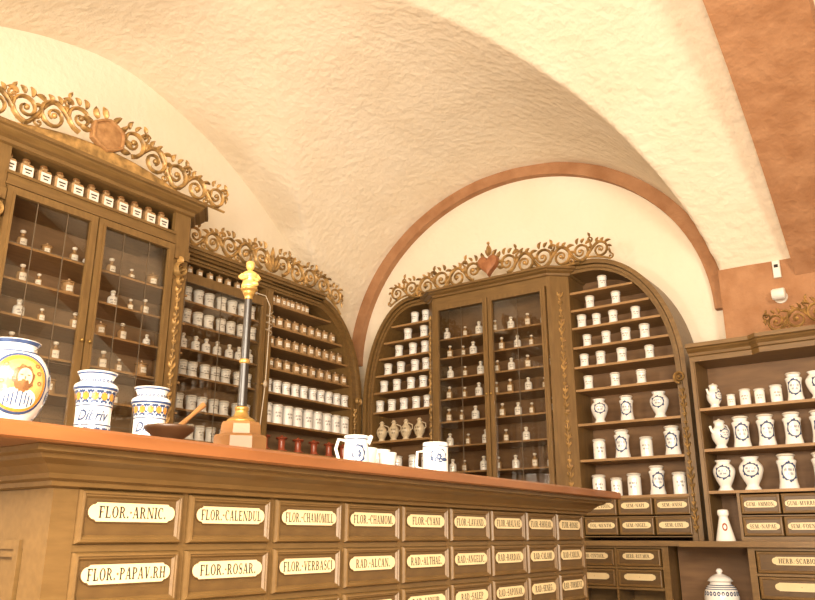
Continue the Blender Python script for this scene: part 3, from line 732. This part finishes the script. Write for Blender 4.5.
sunburst(mb,u3,hc,.075,-.06,.024,12,.060); mb.leaf(u3,hc+.08,PI/2,.085,.020,-.06,.035,0); mb.ball((u3,-.075,hc+.175),.012)
mb.build('gilt_crest','gold',c3,u3,True)
H=[]
for k in range(28):
    t=2*PI*k/28; H.append((.0055*16*math.sin(t)**3, .0057*(13*math.cos(t)-5*math.cos(2*t)-2*math.cos(3*t)-math.cos(4*t))))
mb=MB(); mb.loops([[(u3+x*f,y,hc+z*f) for x,z in H] for f,y in ((1,-.06),(1,-.095),(.93,-.105),(.6,-.112),(.2,-.114))]); mb.build('gilt_heart','giltred',c3,u3,True)
mb=MB(); garland(mb,-1.418,E+.02,E+.90,-.036,.032,.018); mb.spiral(-1.425,E+.97,.04,-PI/2,-1,1.6,.010,-.035,.03); mb.build('gilt_garland','gold',c3,u3,True)

N9=['lowest shelf','second lowest shelf','third lowest shelf','fourth shelf up','fifth shelf up','sixth shelf up','seventh shelf up','second highest shelf','top shelf']
RB="back cabinet's right bay"; LB="back cabinet's left bay"
G_='jars in the right arched bay'
row(['cyl_jar','cyl_jar','cyl_jar','albarello','cyl_jar'],[-2.05,-1.93,-1.81,-1.66,-1.52],.255,'back',.06,dd,N9[0]+', '+RB,G_,[1.2,1.0,1.2,1.08,1.15])
row(['cyl_jar','albarello','cyl_jar','albarello'],[-2.03,-1.87,-1.71,-1.54],.495,'back',.06,dd,N9[1]+', '+RB,G_,[1.15,1.10,1.1,1.10])
row(['urn','albarello','urn'],[-2.01,-1.82,-1.60],.735,'back',.06,dd,N9[2]+', '+RB,G_,[1.,1.,1.05])
row('small_jar',[-2.07,-1.88,-1.70],.97,'back',.05,dd,N9[3]+', '+RB,G_,1.15)
row('small_jar',[-2.09,-1.97,-1.82,-1.63],1.13,'back',.05,dd,N9[4]+', '+RB,G_,[1.1,1.15,1.2,1.1])
row('small_jar',[-2.06,-1.92,-1.78,-1.65],1.27,'back',.05,dd,N9[5]+', '+RB,G_,[1.05,1.1,1.15,1.22])
row('small_jar',[-2.09,-1.98,-1.86,-1.70],1.41,'back',.05,dd,N9[6]+', '+RB,G_,[1.15,1.05,1.1,1.1])
row('small_jar',[-2.02,-1.83],1.54,'back',.05,dd,N9[7]+', '+RB,G_,1.12)
row('small_jar',[-1.92],1.67,'back',.05,dd,'top shelf, '+RB,G_,1.15)
G_='jars in the left arched bay'
row('cyl_jar',[-3.85,-3.70,-3.55,-3.43],.495,'back',.05,dd,N9[1]+', '+LB,G_,1.)
row('oil_vase',[-3.86,-3.74,-3.62,-3.49],.735,'back',.05,dd,N9[2]+', '+LB,'beige oil jugs in the left arched bay',1.1)
row('small_jar',[-3.88,-3.76,-3.64,-3.52,-3.41],.97,'back',.05,dd,N9[3]+', '+LB,G_,1.18)
row('small_jar',[-3.84,-3.71,-3.57,-3.45],1.13,'back',.05,dd,N9[4]+', '+LB,G_,1.18)
row('small_jar',[-3.80,-3.67,-3.53,-3.42],1.27,'back',.05,dd,N9[5]+', '+LB,G_,1.18)
row('small_jar',[-3.69,-3.55,-3.43],1.41,'back',.05,dd,N9[6]+', '+LB,G_,1.18)
row('small_jar',[-3.60,-3.44],1.54,'back',.05,dd,N9[7]+', '+LB,G_,1.18)
row('small_jar',[-3.53,-3.42],1.67,'back',.05,dd,'top shelf, '+LB,G_,1.15)
CN=['lowest shelf','second lowest shelf','third lowest shelf','fourth shelf up','fifth shelf up','sixth shelf up','second highest shelf','top shelf']
for i,r in enumerate(CZ):
    if i==0: continue
    row(['white_bottle','bottle'] if i in(1,2,5,7) else ['bottle','bottle','white_bottle'],lin(-3.16,-2.35,[0,7,6,8,7,7,8,7][i],.02),r,'back',-.02,dd,CN[i]+', centre glass doors','bottles behind the centre glass doors',[1.1,.9,1.2,1.,1.1])

# ================================================================== RIGHT SHELF UNIT (plane Y=4.80)
u4=-.75; xl=-1.31
c4=thing('shelf_cabinet','low open shelf cabinet at right edge with gilt crest and small drawers','cabinet',(u4,4.80,0),0)
mb=MB(); mb.box(xl,-.13,.265,.28,ZB,E+1.02); mb.build('back_panel','wood_dark',c4,u4)
mb=MB(); mb.box(xl,xl+.03,0,.264,ZB,E+1.02); mb.box(xl+.005,xl+.025,-.012,-.0001,ZB,E+1.02); mb.build('side_stile','wood_v',c4,u4)
mb=MB(); mb.box(-.165,-.13,0,.264,ZB,E+1.02); mb.build('side_stile','wood_v',c4,u4)
mb=MB(); mb.box(-1.13,-1.115,0,.264,ZB,E+.238)
mb.box(-1.115,-.165,0.001,.264,ZB,E+.002); mb.box(-1.115,-.165,0.001,.264,E+.110,E+.116); mb.build('drawer_rail','wood',c4,u4)
mb=MB()
def plan4(o): return [(xl,-o),(-.95,-o),(-.90,-.05-o),(-.12,-.05-o),(-.12,.27),(xl,.27)]
mb.loftz([(plan4(0),E+1.02),(plan4(0),E+1.05),(plan4(.015),E+1.055),(plan4(.02),E+1.07),(plan4(.045),E+1.085),(plan4(.05),E+1.092),(plan4(.07),E+1.097),(plan4(.07),E+1.12)]); mb.build('cornice','wood',c4,u4)
for r in (.255,.495,.735): shelf(c4,xl+.03,-.165,.0,.264,r,u4)
for k in range(4):
    drawer(c4,-1.008+.213*k,E+.176,.205,.106,TG1[k],0.,u4,.178,.042,.0,'b_'); drawer(c4,-1.008+.213*k,E+.056,.205,.102,TG2[k],0.,u4,.178,.042,.0,'b_')
mb=MB(); crest(mb,-.84,-.15,lambda u:E+1.12,lambda t:.21-.10*t,3,.02,-.05,.026,None,True); mb.build('gilt_crest','gold',c4,u4,True)
UB='right shelf cabinet'; G_='jars on the right shelf cabinet'
row(['pitcher','cyl_jar','cyl_jar','cyl_jar','cyl_jar','albarello','urn','albarello','cyl_jar'],[-1.205,-1.11,-1.03,-.95,-.86,-.76,-.645,-.50,-.35],.735,'right',.06,dd,'top shelf, '+UB,G_,[.9,.65,.85,.8,.9,.98,.98,.95,.9])
row(['pitcher','albarello','albarello','albarello','albarello','albarello','urn'],[-1.195,-1.075,-.94,-.80,-.66,-.50,-.32],.495,'right',.06,dd,'middle shelf, '+UB,G_,[1.05,1.08,1.08,1.08,1.08,1.,1.])
row(['urn','urn','albarello','albarello','urn','urn'],[-1.20,-1.05,-.86,-.68,-.50,-.32],.255,'right',.07,dd,'bottom shelf, '+UB,G_,[1.08,1.15,1.15,1.15,1.,1.])

# ------------------------------------------------------------------ things on the worktop and below it
def vessel(name,label,cat,loc,rz,prof,m='white',seg=28):
    r=thing(name,label,cat,loc,rz); P=smooth_prof(prof,5); mb=MB(); mb.lathe(P,seg); mb.build('body',m,r,smooth=True); return r,rfun([p for p in P if p[0]>.002])
r,R=vessel('conical_flask','white conical flask with small shield mark in niche beside drawers','flask',(-1.205,4.76,E-.0214),.3,[(0,0),(.050,0),(.052,.006),(.040,.06),(.028,.11),(.024,.13),(.030,.142),(.029,.165),(.015,.171),(0,.172)])
mb=MB(); mb.wring(R,0,.075,.014,.022,.55); mb.build('painted_mark','red',r)
st=thing('stool','plain low wooden stool in the knee space below the worktop','stool',(-1.33,4.72,0))
mb=MB(); mb.lathe([(0,.36),(.15,.36),(.155,.37),(.155,.385),(.15,.39),(0,.39)],24); mb.build('seat','brown',st,smooth=True)
for k in range(4):
    a=PI/4+PI/2*k; mb=MB(); mb.tube([(.10*math.cos(a),.10*math.sin(a),.3595),(.14*math.cos(a),.14*math.sin(a),0.001)],[.016,.012]); mb.build('leg','brown',st,smooth=True)
r,R=vessel('lidded_jar','large white lidded jar with blue bands standing below the worktop','jar',(-1.25,4.72,.3905),.35,[(0,0),(.055,0),(.06,.01),(.05,.025),(.08,.08),(.092,.14),(.080,.19),(.055,.215),(.055,.225),(0,.226)])
mb=MB(); mb.lathe(smooth_prof([(0,.2265),(.062,.2265),(.064,.232),(.050,.248),(.024,.262),(.012,.268),(.018,.278),(.012,.290),(0,.294)]),24); mb.build('lid','white',r,smooth=True)
mb=MB()
for z in (.185,.195,.205): mb.wrect(R,-.23,.23,z,z+.004,.001,60,1)
for k in range(-5,6): mb.wring(R,k*.022,.165,.009,.012,.4,n=10)
mb.build('painted_band','blue',r)

# ------------------------------------------------------------------ things on the counter
CT=E+.1806
def band(mb,R,z0,z1,off=.001):
    L=[]
    for z in (z0,(z0+z1)/2,z1): L.append([((R(z)+off)*math.cos(2*PI*k/40),(R(z)+off)*math.sin(2*PI*k/40),z) for k in range(40)])
    mb.loops(L,False,False)
r,R=vessel('majolica_vase','round blue and yellow vase with bearded portrait at counter left end','vase',(-1.45,.742,CT),math.radians(80),[(0,0),(.042,0),(.044,.006),(.041,.014),(.059,.045),(.070,.085),(.068,.12),(.052,.146),(.040,.155),(.038,.162),(.045,.171),(.043,.174),(0,.175)],seg=40)
mb=MB(); mb.mi=0; mb.wring(R,.0,.088,.050,.052,.86,.0014,n=36); mb.mi=1; mb.wring(R,0,.088,.043,.045,.01,.0010,n=30)
mb.build('painted_medallion',['yellow','paleyellow'],r)
mb=MB(); mb.wring(R,.0,.060,.032,.019,.01,.0020); mb.build('painted_robe','parch',r)
mb=MB()
for k,a in enumerate((-.024,-.018,-.012,-.005,.003,.010,.016,.023)): mb.wrect(R,a,a+.0026,.046+.004*(k%2),.073-.0016*abs(k-3.5)**1.5,.0026,1,3)
mb.build('painted_robe_fold','blue',r)
mb=MB(); mb.wring(R,.002,.097,.019,.024,.01,.0024,wob=.10); mb.build('painted_hair','sepia',r)
mb=MB(); mb.wring(R,.004,.098,.0125,.0170,.01,.0032); mb.build('painted_face','skin',r)
mb=MB(); mb.wring(R,.003,.082,.0110,.011,.01,.0038,wob=.14)
mb.wrect(R,-.005,.000,.1008,.1024,.0040,2,1); mb.wrect(R,.007,.012,.1008,.1024,.0040,2,1); mb.wrect(R,.003,.0045,.093,.099,.0040,1,1)
mb.build('painted_beard','sepia',r)
mb=MB()
for a,z in ((-.030,.105),(.031,.108),(-.033,.088),(.034,.090),(-.028,.120),(.027,.122)): mb.wring(R,a,z,.005,.004,.5,.0016,n=10)
mb.build('painted_scroll','sepia',r)
mb=MB()
band(mb,R,.014,.019); band(mb,R,.148,.153); band(mb,R,.166,.172); mb.wring(R,0,.088,.055,.057,.92,.0012,n=36)
for k in range(9):
    a=.072+k*.024
    for zz in (.040,.070,.100,.128): 
        for s_ in (-1,1): mb.wring(R,s_*a,zz+(k%2)*.010,.012,.013,.40,n=10); mb.wring(R,s_*(a+.01),zz+.012,.007,.007,.01,n=8)
mb.build('painted_foliage','blue',r)
def drugjar(loc,rzz,label,s):
    r,R=vessel('majolica_jar',label,'jar',loc,rzz,[(0,0),(.038,0),(.041,.006),(.040,.02),(.0355,.05),(.035,.10),(.0375,.135),(.043,.15),(.042,.160),(.033,.168),(.033,.176),(.038,.188),(.037,.192),(0,.193)],seg=36)
    r.scale=(s*1.10,s*1.10,s*.93)
    for nm_,zs,zf_ in (('painted_upper_band',((.146,.152),(.184,.188),(.106,.109)),(.128,.168)),('painted_lower_band',((.010,.016),(.060,.063)),(.039,None))):
        mb=MB()
        for z0,z1 in zs: band(mb,R,z0,z1)
        for k in range(-11,12):
            mb.wring(R,k*.009,zf_[0]+.004*(k%2),.0046,.013,.50,n=10); mb.wring(R,k*.009+.0045,zf_[0]-.012,.0030,.0040,.01,n=6); mb.wring(R,k*.009+.0045,zf_[0]+.013,.0028,.0035,.01,n=6)
            if zf_[1] and abs(k)<9: mb.wring(R,k*.009+.0045,zf_[1],.0038,.005,.3,n=8)
        mb.build(nm_,'blue',r)
    for zc in (.129,.040):
        mb=MB()
        for k in range(-5,6): mb.wring(R,k*.018+(.009 if zc<.1 else 0),zc,.0068,.0095,.01,.0018,n=8)
        mb.build('painted_flower','yellow',r)
    me=TM['pot'].copy()
    for v in me.vertices:
        z=.084+v.co.z; a=v.co.x/R(z); q=R(z)+.0016; v.co=(q*math.sin(a),-q*math.cos(a),z)
    me.materials.clear(); me.materials.append(M['blue'])
    child('lettering',me,r)
    return r
drugjar((-1.60,1.02,CT),math.radians(57),'taller painted drug jar with gothic inscription, beside portrait vase',1.0)
drugjar((-1.66,1.215,CT),math.radians(54),'painted drug jar with blue bands standing behind the mortar',1.0)
m_=thing('mortar','shallow dark brown wooden mortar near the counter edge','mortar',(-1.37,1.055,CT))
mb=MB(); mb.lathe(smooth_prof([(0,0),(.026,0),(.028,.005),(.024,.012),(.038,.024),(.050,.035),(.052,.041),(.048,.042),(.036,.031),(.012,.018),(0,.016)],4),28); mb.build('bowl','brown',m_,smooth=True)
p_=MB(); p_.tube([(-1.372,1.062,CT+.028),(-1.372,1.075,CT+.040),(-1.375,1.112,CT+.072),(-1.377,1.138,CT+.094),(-1.378,1.147,CT+.101)],[.008,.007,.0045,.006,.007],10)
o=p_.build('pestle','honey',None,0,True); o['label']='brown wooden pestle leaning in the mortar'; o['category']='pestle'
cs=thing('statuette_column','black and brass column on wooden base topped by gilt statuette','statuette',(-1.50,1.372,CT),math.radians(50))
mb=MB(); oc=lambda r,z:[(r*math.cos(PI/8+PI/4*k),r*math.sin(PI/8+PI/4*k),z) for k in range(8)]
mb.loops([oc(.068,0),oc(.070,.004),oc(.070,.058),oc(.066,.063),oc(.054,.066),oc(.052,.090),oc(.048,.097)]); mb.build('pedestal','honey',cs)
mb=MB(); mb.lathe(smooth_prof([(0,.0975),(.034,.0975),(.034,.105),(.022,.112),(.016,.124),(.018,.132),(.015,.138),(0,.139)]),20); mb.build('brass_collar','brass',cs,smooth=True)
mb=MB(); mb.lathe(smooth_prof([(0,.425),(.010,.425),(.011,.432),(.016,.440),(.018,.446),(.022,.450),(.022,.455),(0,.456)]),20)
mb.build('brass_capital','brass',cs,smooth=True)
mb=MB(); mb.lathe([(0,.250),(.0118,.250),(.0140,.253),(.0140,.259),(.0118,.262),(0,.2621)],18); mb.build('brass_ring','brass',cs,smooth=True)
mb=MB(); mb.lathe([(0,.1392),(.0122,.1392),(.0110,.28),(.0098,.4245),(0,.4248)],18); mb.build('shaft','black',cs,smooth=True)
mb=MB(); mb.lathe(smooth_prof([(0,.4562),(.019,.4562),(.021,.464),(.018,.474),(.019,.484),(.021,.492),(.016,.500),(.007,.504),(.006,.508),(0,.508)]),16)
mb.ball((0,-.002,.518),.0115,.012,.0135,12); mb.ball((0,.002,.526),.012,.012,.008,10); mb.ball((0,-.0135,.517),.0025,.003,.003,6)
mb.tube([(.018,0,.493),(.025,-.004,.482),(.019,-.017,.475),(.008,-.021,.480)],[.006,.0055,.0045,.0045]); mb.tube([(-.018,0,.493),(-.026,-.002,.485),(-.022,-.015,.478),(-.006,-.021,.483)],[.006,.0055,.0045,.0045])
mb.ball((.012,-.014,.465),.012,.011,.008,8); mb.build('gilt_figure','giltbright',cs,smooth=True)
mb=MB(); mb.tube([(.018,0,.445),(.045,0,.438),(.058,0,.41),(.058,0,.33),(.056,0,.20),(.048,0,.0902)],[.0014]*6,6)
P=[(.058+.009*math.cos(q*.9),.009*math.sin(q*.9),.395-.0028*q) for q in range(24)]; mb.tube(P,.0013,5); mb.ball((.056,0,.20),.006,.006,.010,8); mb.build('wire_arm','bar',cs,smooth=True)
j_,R=vessel('milk_jug','white jug with blue figure and looped handle, middle of counter','jug',(-1.50,1.836,CT),math.radians(52),[(0,0),(.034,0),(.036,.005),(.038,.03),(.037,.07),(.034,.095),(.037,.108),(.034,.109),(.032,.095),(0,.09)])
mb=MB(); mb.tube([(-.035,0,.095),(-.054,0,.098),(-.062,0,.07),(-.052,0,.038),(-.036,0,.03)],[.005]*5); mb.build('handle','white',j_,smooth=True)
mb=MB(); mb.tube([(.032,0,.09),(.042,0,.104),(.048,0,.112)],[.012,.008,.005]); mb.build('spout','white',j_,smooth=True)
mb=MB(); mb.wring(R,0,.055,.020,.028,.75,wob=.1); mb.wring(R,0,.055,.007,.012,.2,wob=.2); band(mb,R,.098,.101); mb.build('painted_figure','blue',j_)
for i,(x,y,s) in enumerate(((-1.62,2.04,1.1),(-1.60,2.125,1.),(-1.70,2.21,1.25))):
    w_,R=vessel('small_cup','%s small white cup in the cluster between jug and mug'%(['left','front','rear right'][i]),'cup',(x,y,CT),math.radians(50),[(0,0),(.022,0),(.023,.004),(.026,.05),(.031,.085),(.030,.086),(.022,.05),(.018,.012),(0,.010)]); w_.scale=(s,s,s); w_['group']='small white cups on the counter'
    mb=MB(); mb.tube([(-.027,0,.07),(-.042,0,.065),(-.042,0,.035),(-.025,0,.028)],.003); mb.build('handle','white',w_,smooth=True)
k_,R=vessel('mug','wide white mug with blue scene, rightmost vessel on the counter','mug',(-1.45,2.19,CT),math.radians(50),[(0,0),(.040,0),(.042,.004),(.042,.06),(.042,.112),(.040,.113),(.038,.06),(.036,.012),(0,.010)],seg=32)
mb=MB(); mb.tube([(-.041,0,.09),(-.062,0,.088),(-.064,0,.04),(-.041,0,.03)],.0045); mb.build('handle','white',k_,smooth=True)
mb=MB(); mb.wring(R,0,.075,.028,.022,.85,wob=.1); mb.wring(R,.0,.07,.010,.012,.3,wob=.25); mb.wring(R,.02,.062,.012,.006,.3,wob=.2); mb.wring(R,-.018,.063,.010,.007,.3,wob=.2); band(mb,R,.104,.107); mb.build('painted_scene','blue',k_)

# ------------------------------------------------------------------ fixtures on the pier
wp=thing('wall_sensor','small white box sensor mounted high on the terracotta pier','sensor',(-.80,5.0995,E+1.60))
mb=MB(); mb.panel(-.022,.022,-.055,.055,[(0,0),(0,-.016),(.004,-.02)]); mb.build('housing','plastic',wp); mb=MB(); mb.box(-.012,.012,-.0215,-.0199,.01,.03); mb.build('window','ink',wp)
sp=thing('spotlight','white round spotlight bracket lamp above the right gilt crest','spotlight',(-.80,5.0995,E+1.42))
mb=MB(); mb.lathe([(0,0),(.04,0),(.04,.012),(0,.012)],20); mb.v=[(x,-z,y) for x,y,z in mb.v]; mb.build('mount','plastic',sp,smooth=True)
mb=MB(); mb.tube([(0,-.010,0),(0,-.05,.0),(.01,-.06,.0)],.008); mb.build('arm','plastic',sp,smooth=True)
mb=MB(); mb.lathe([(0,0),(.03,0),(.036,.01),(.036,.07),(.03,.075),(0,.076)],20); mb.v=[(z-.035,y-.08,x) for x,y,z in mb.v]; mb.build('head','plastic',sp,smooth=True)

# ------------------------------------------------------------------ light
def area(name,loc,target,size,power,col=(1,.865,.69)):
    l=bpy.data.lights.new(name,'AREA'); l.energy=power; l.size=size; l.color=col
    o=bpy.data.objects.new(name,l); C.objects.link(o); o.location=loc
    o.rotation_euler=(Vector(target)-Vector(loc)).to_track_quat('-Z','Y').to_euler()
area('main_area_light',(1.6,-.4,1.95),(-2.4,4.0,.9),.9,170)  # added main light, unseen behind the camera, not an actual ceiling fixture
area('front_left_uplight',(-2.3,-.6,1.55),(-3.2,2.8,4.1),.45,80)
area('front_right_uplight',(.4,-.6,.45),(-1.6,3.4,3.9),.45,62)
area('front_fill_light',(-.3,-.6,1.7),(-3.2,3.4,1.1),.9,150)  # added fill from behind the camera to brighten the cabinets, no real fixture
w=bpy.data.worlds.new('World'); scene.world=w; w.use_nodes=True
w.node_tree.nodes['Background'].inputs[0].default_value=(1,.75,.5,1); w.node_tree.nodes['Background'].inputs[1].default_value=.3

# ------------------------------------------------------------------ camera
cam=bpy.data.cameras.new('camera'); co=bpy.data.objects.new('camera',cam); C.objects.link(co); scene.camera=co
cam.sensor_width=36; cam.lens=36*780/815; cam.clip_start=.05
th=math.atan(237/780); yaw=math.atan(582/math.hypot(780,237))
co.location=(0,0,E)
d=Vector((-math.sin(yaw)*math.cos(th),math.cos(yaw)*math.cos(th),math.sin(th)))
co.rotation_euler=d.to_track_quat('-Z','Y').to_euler()
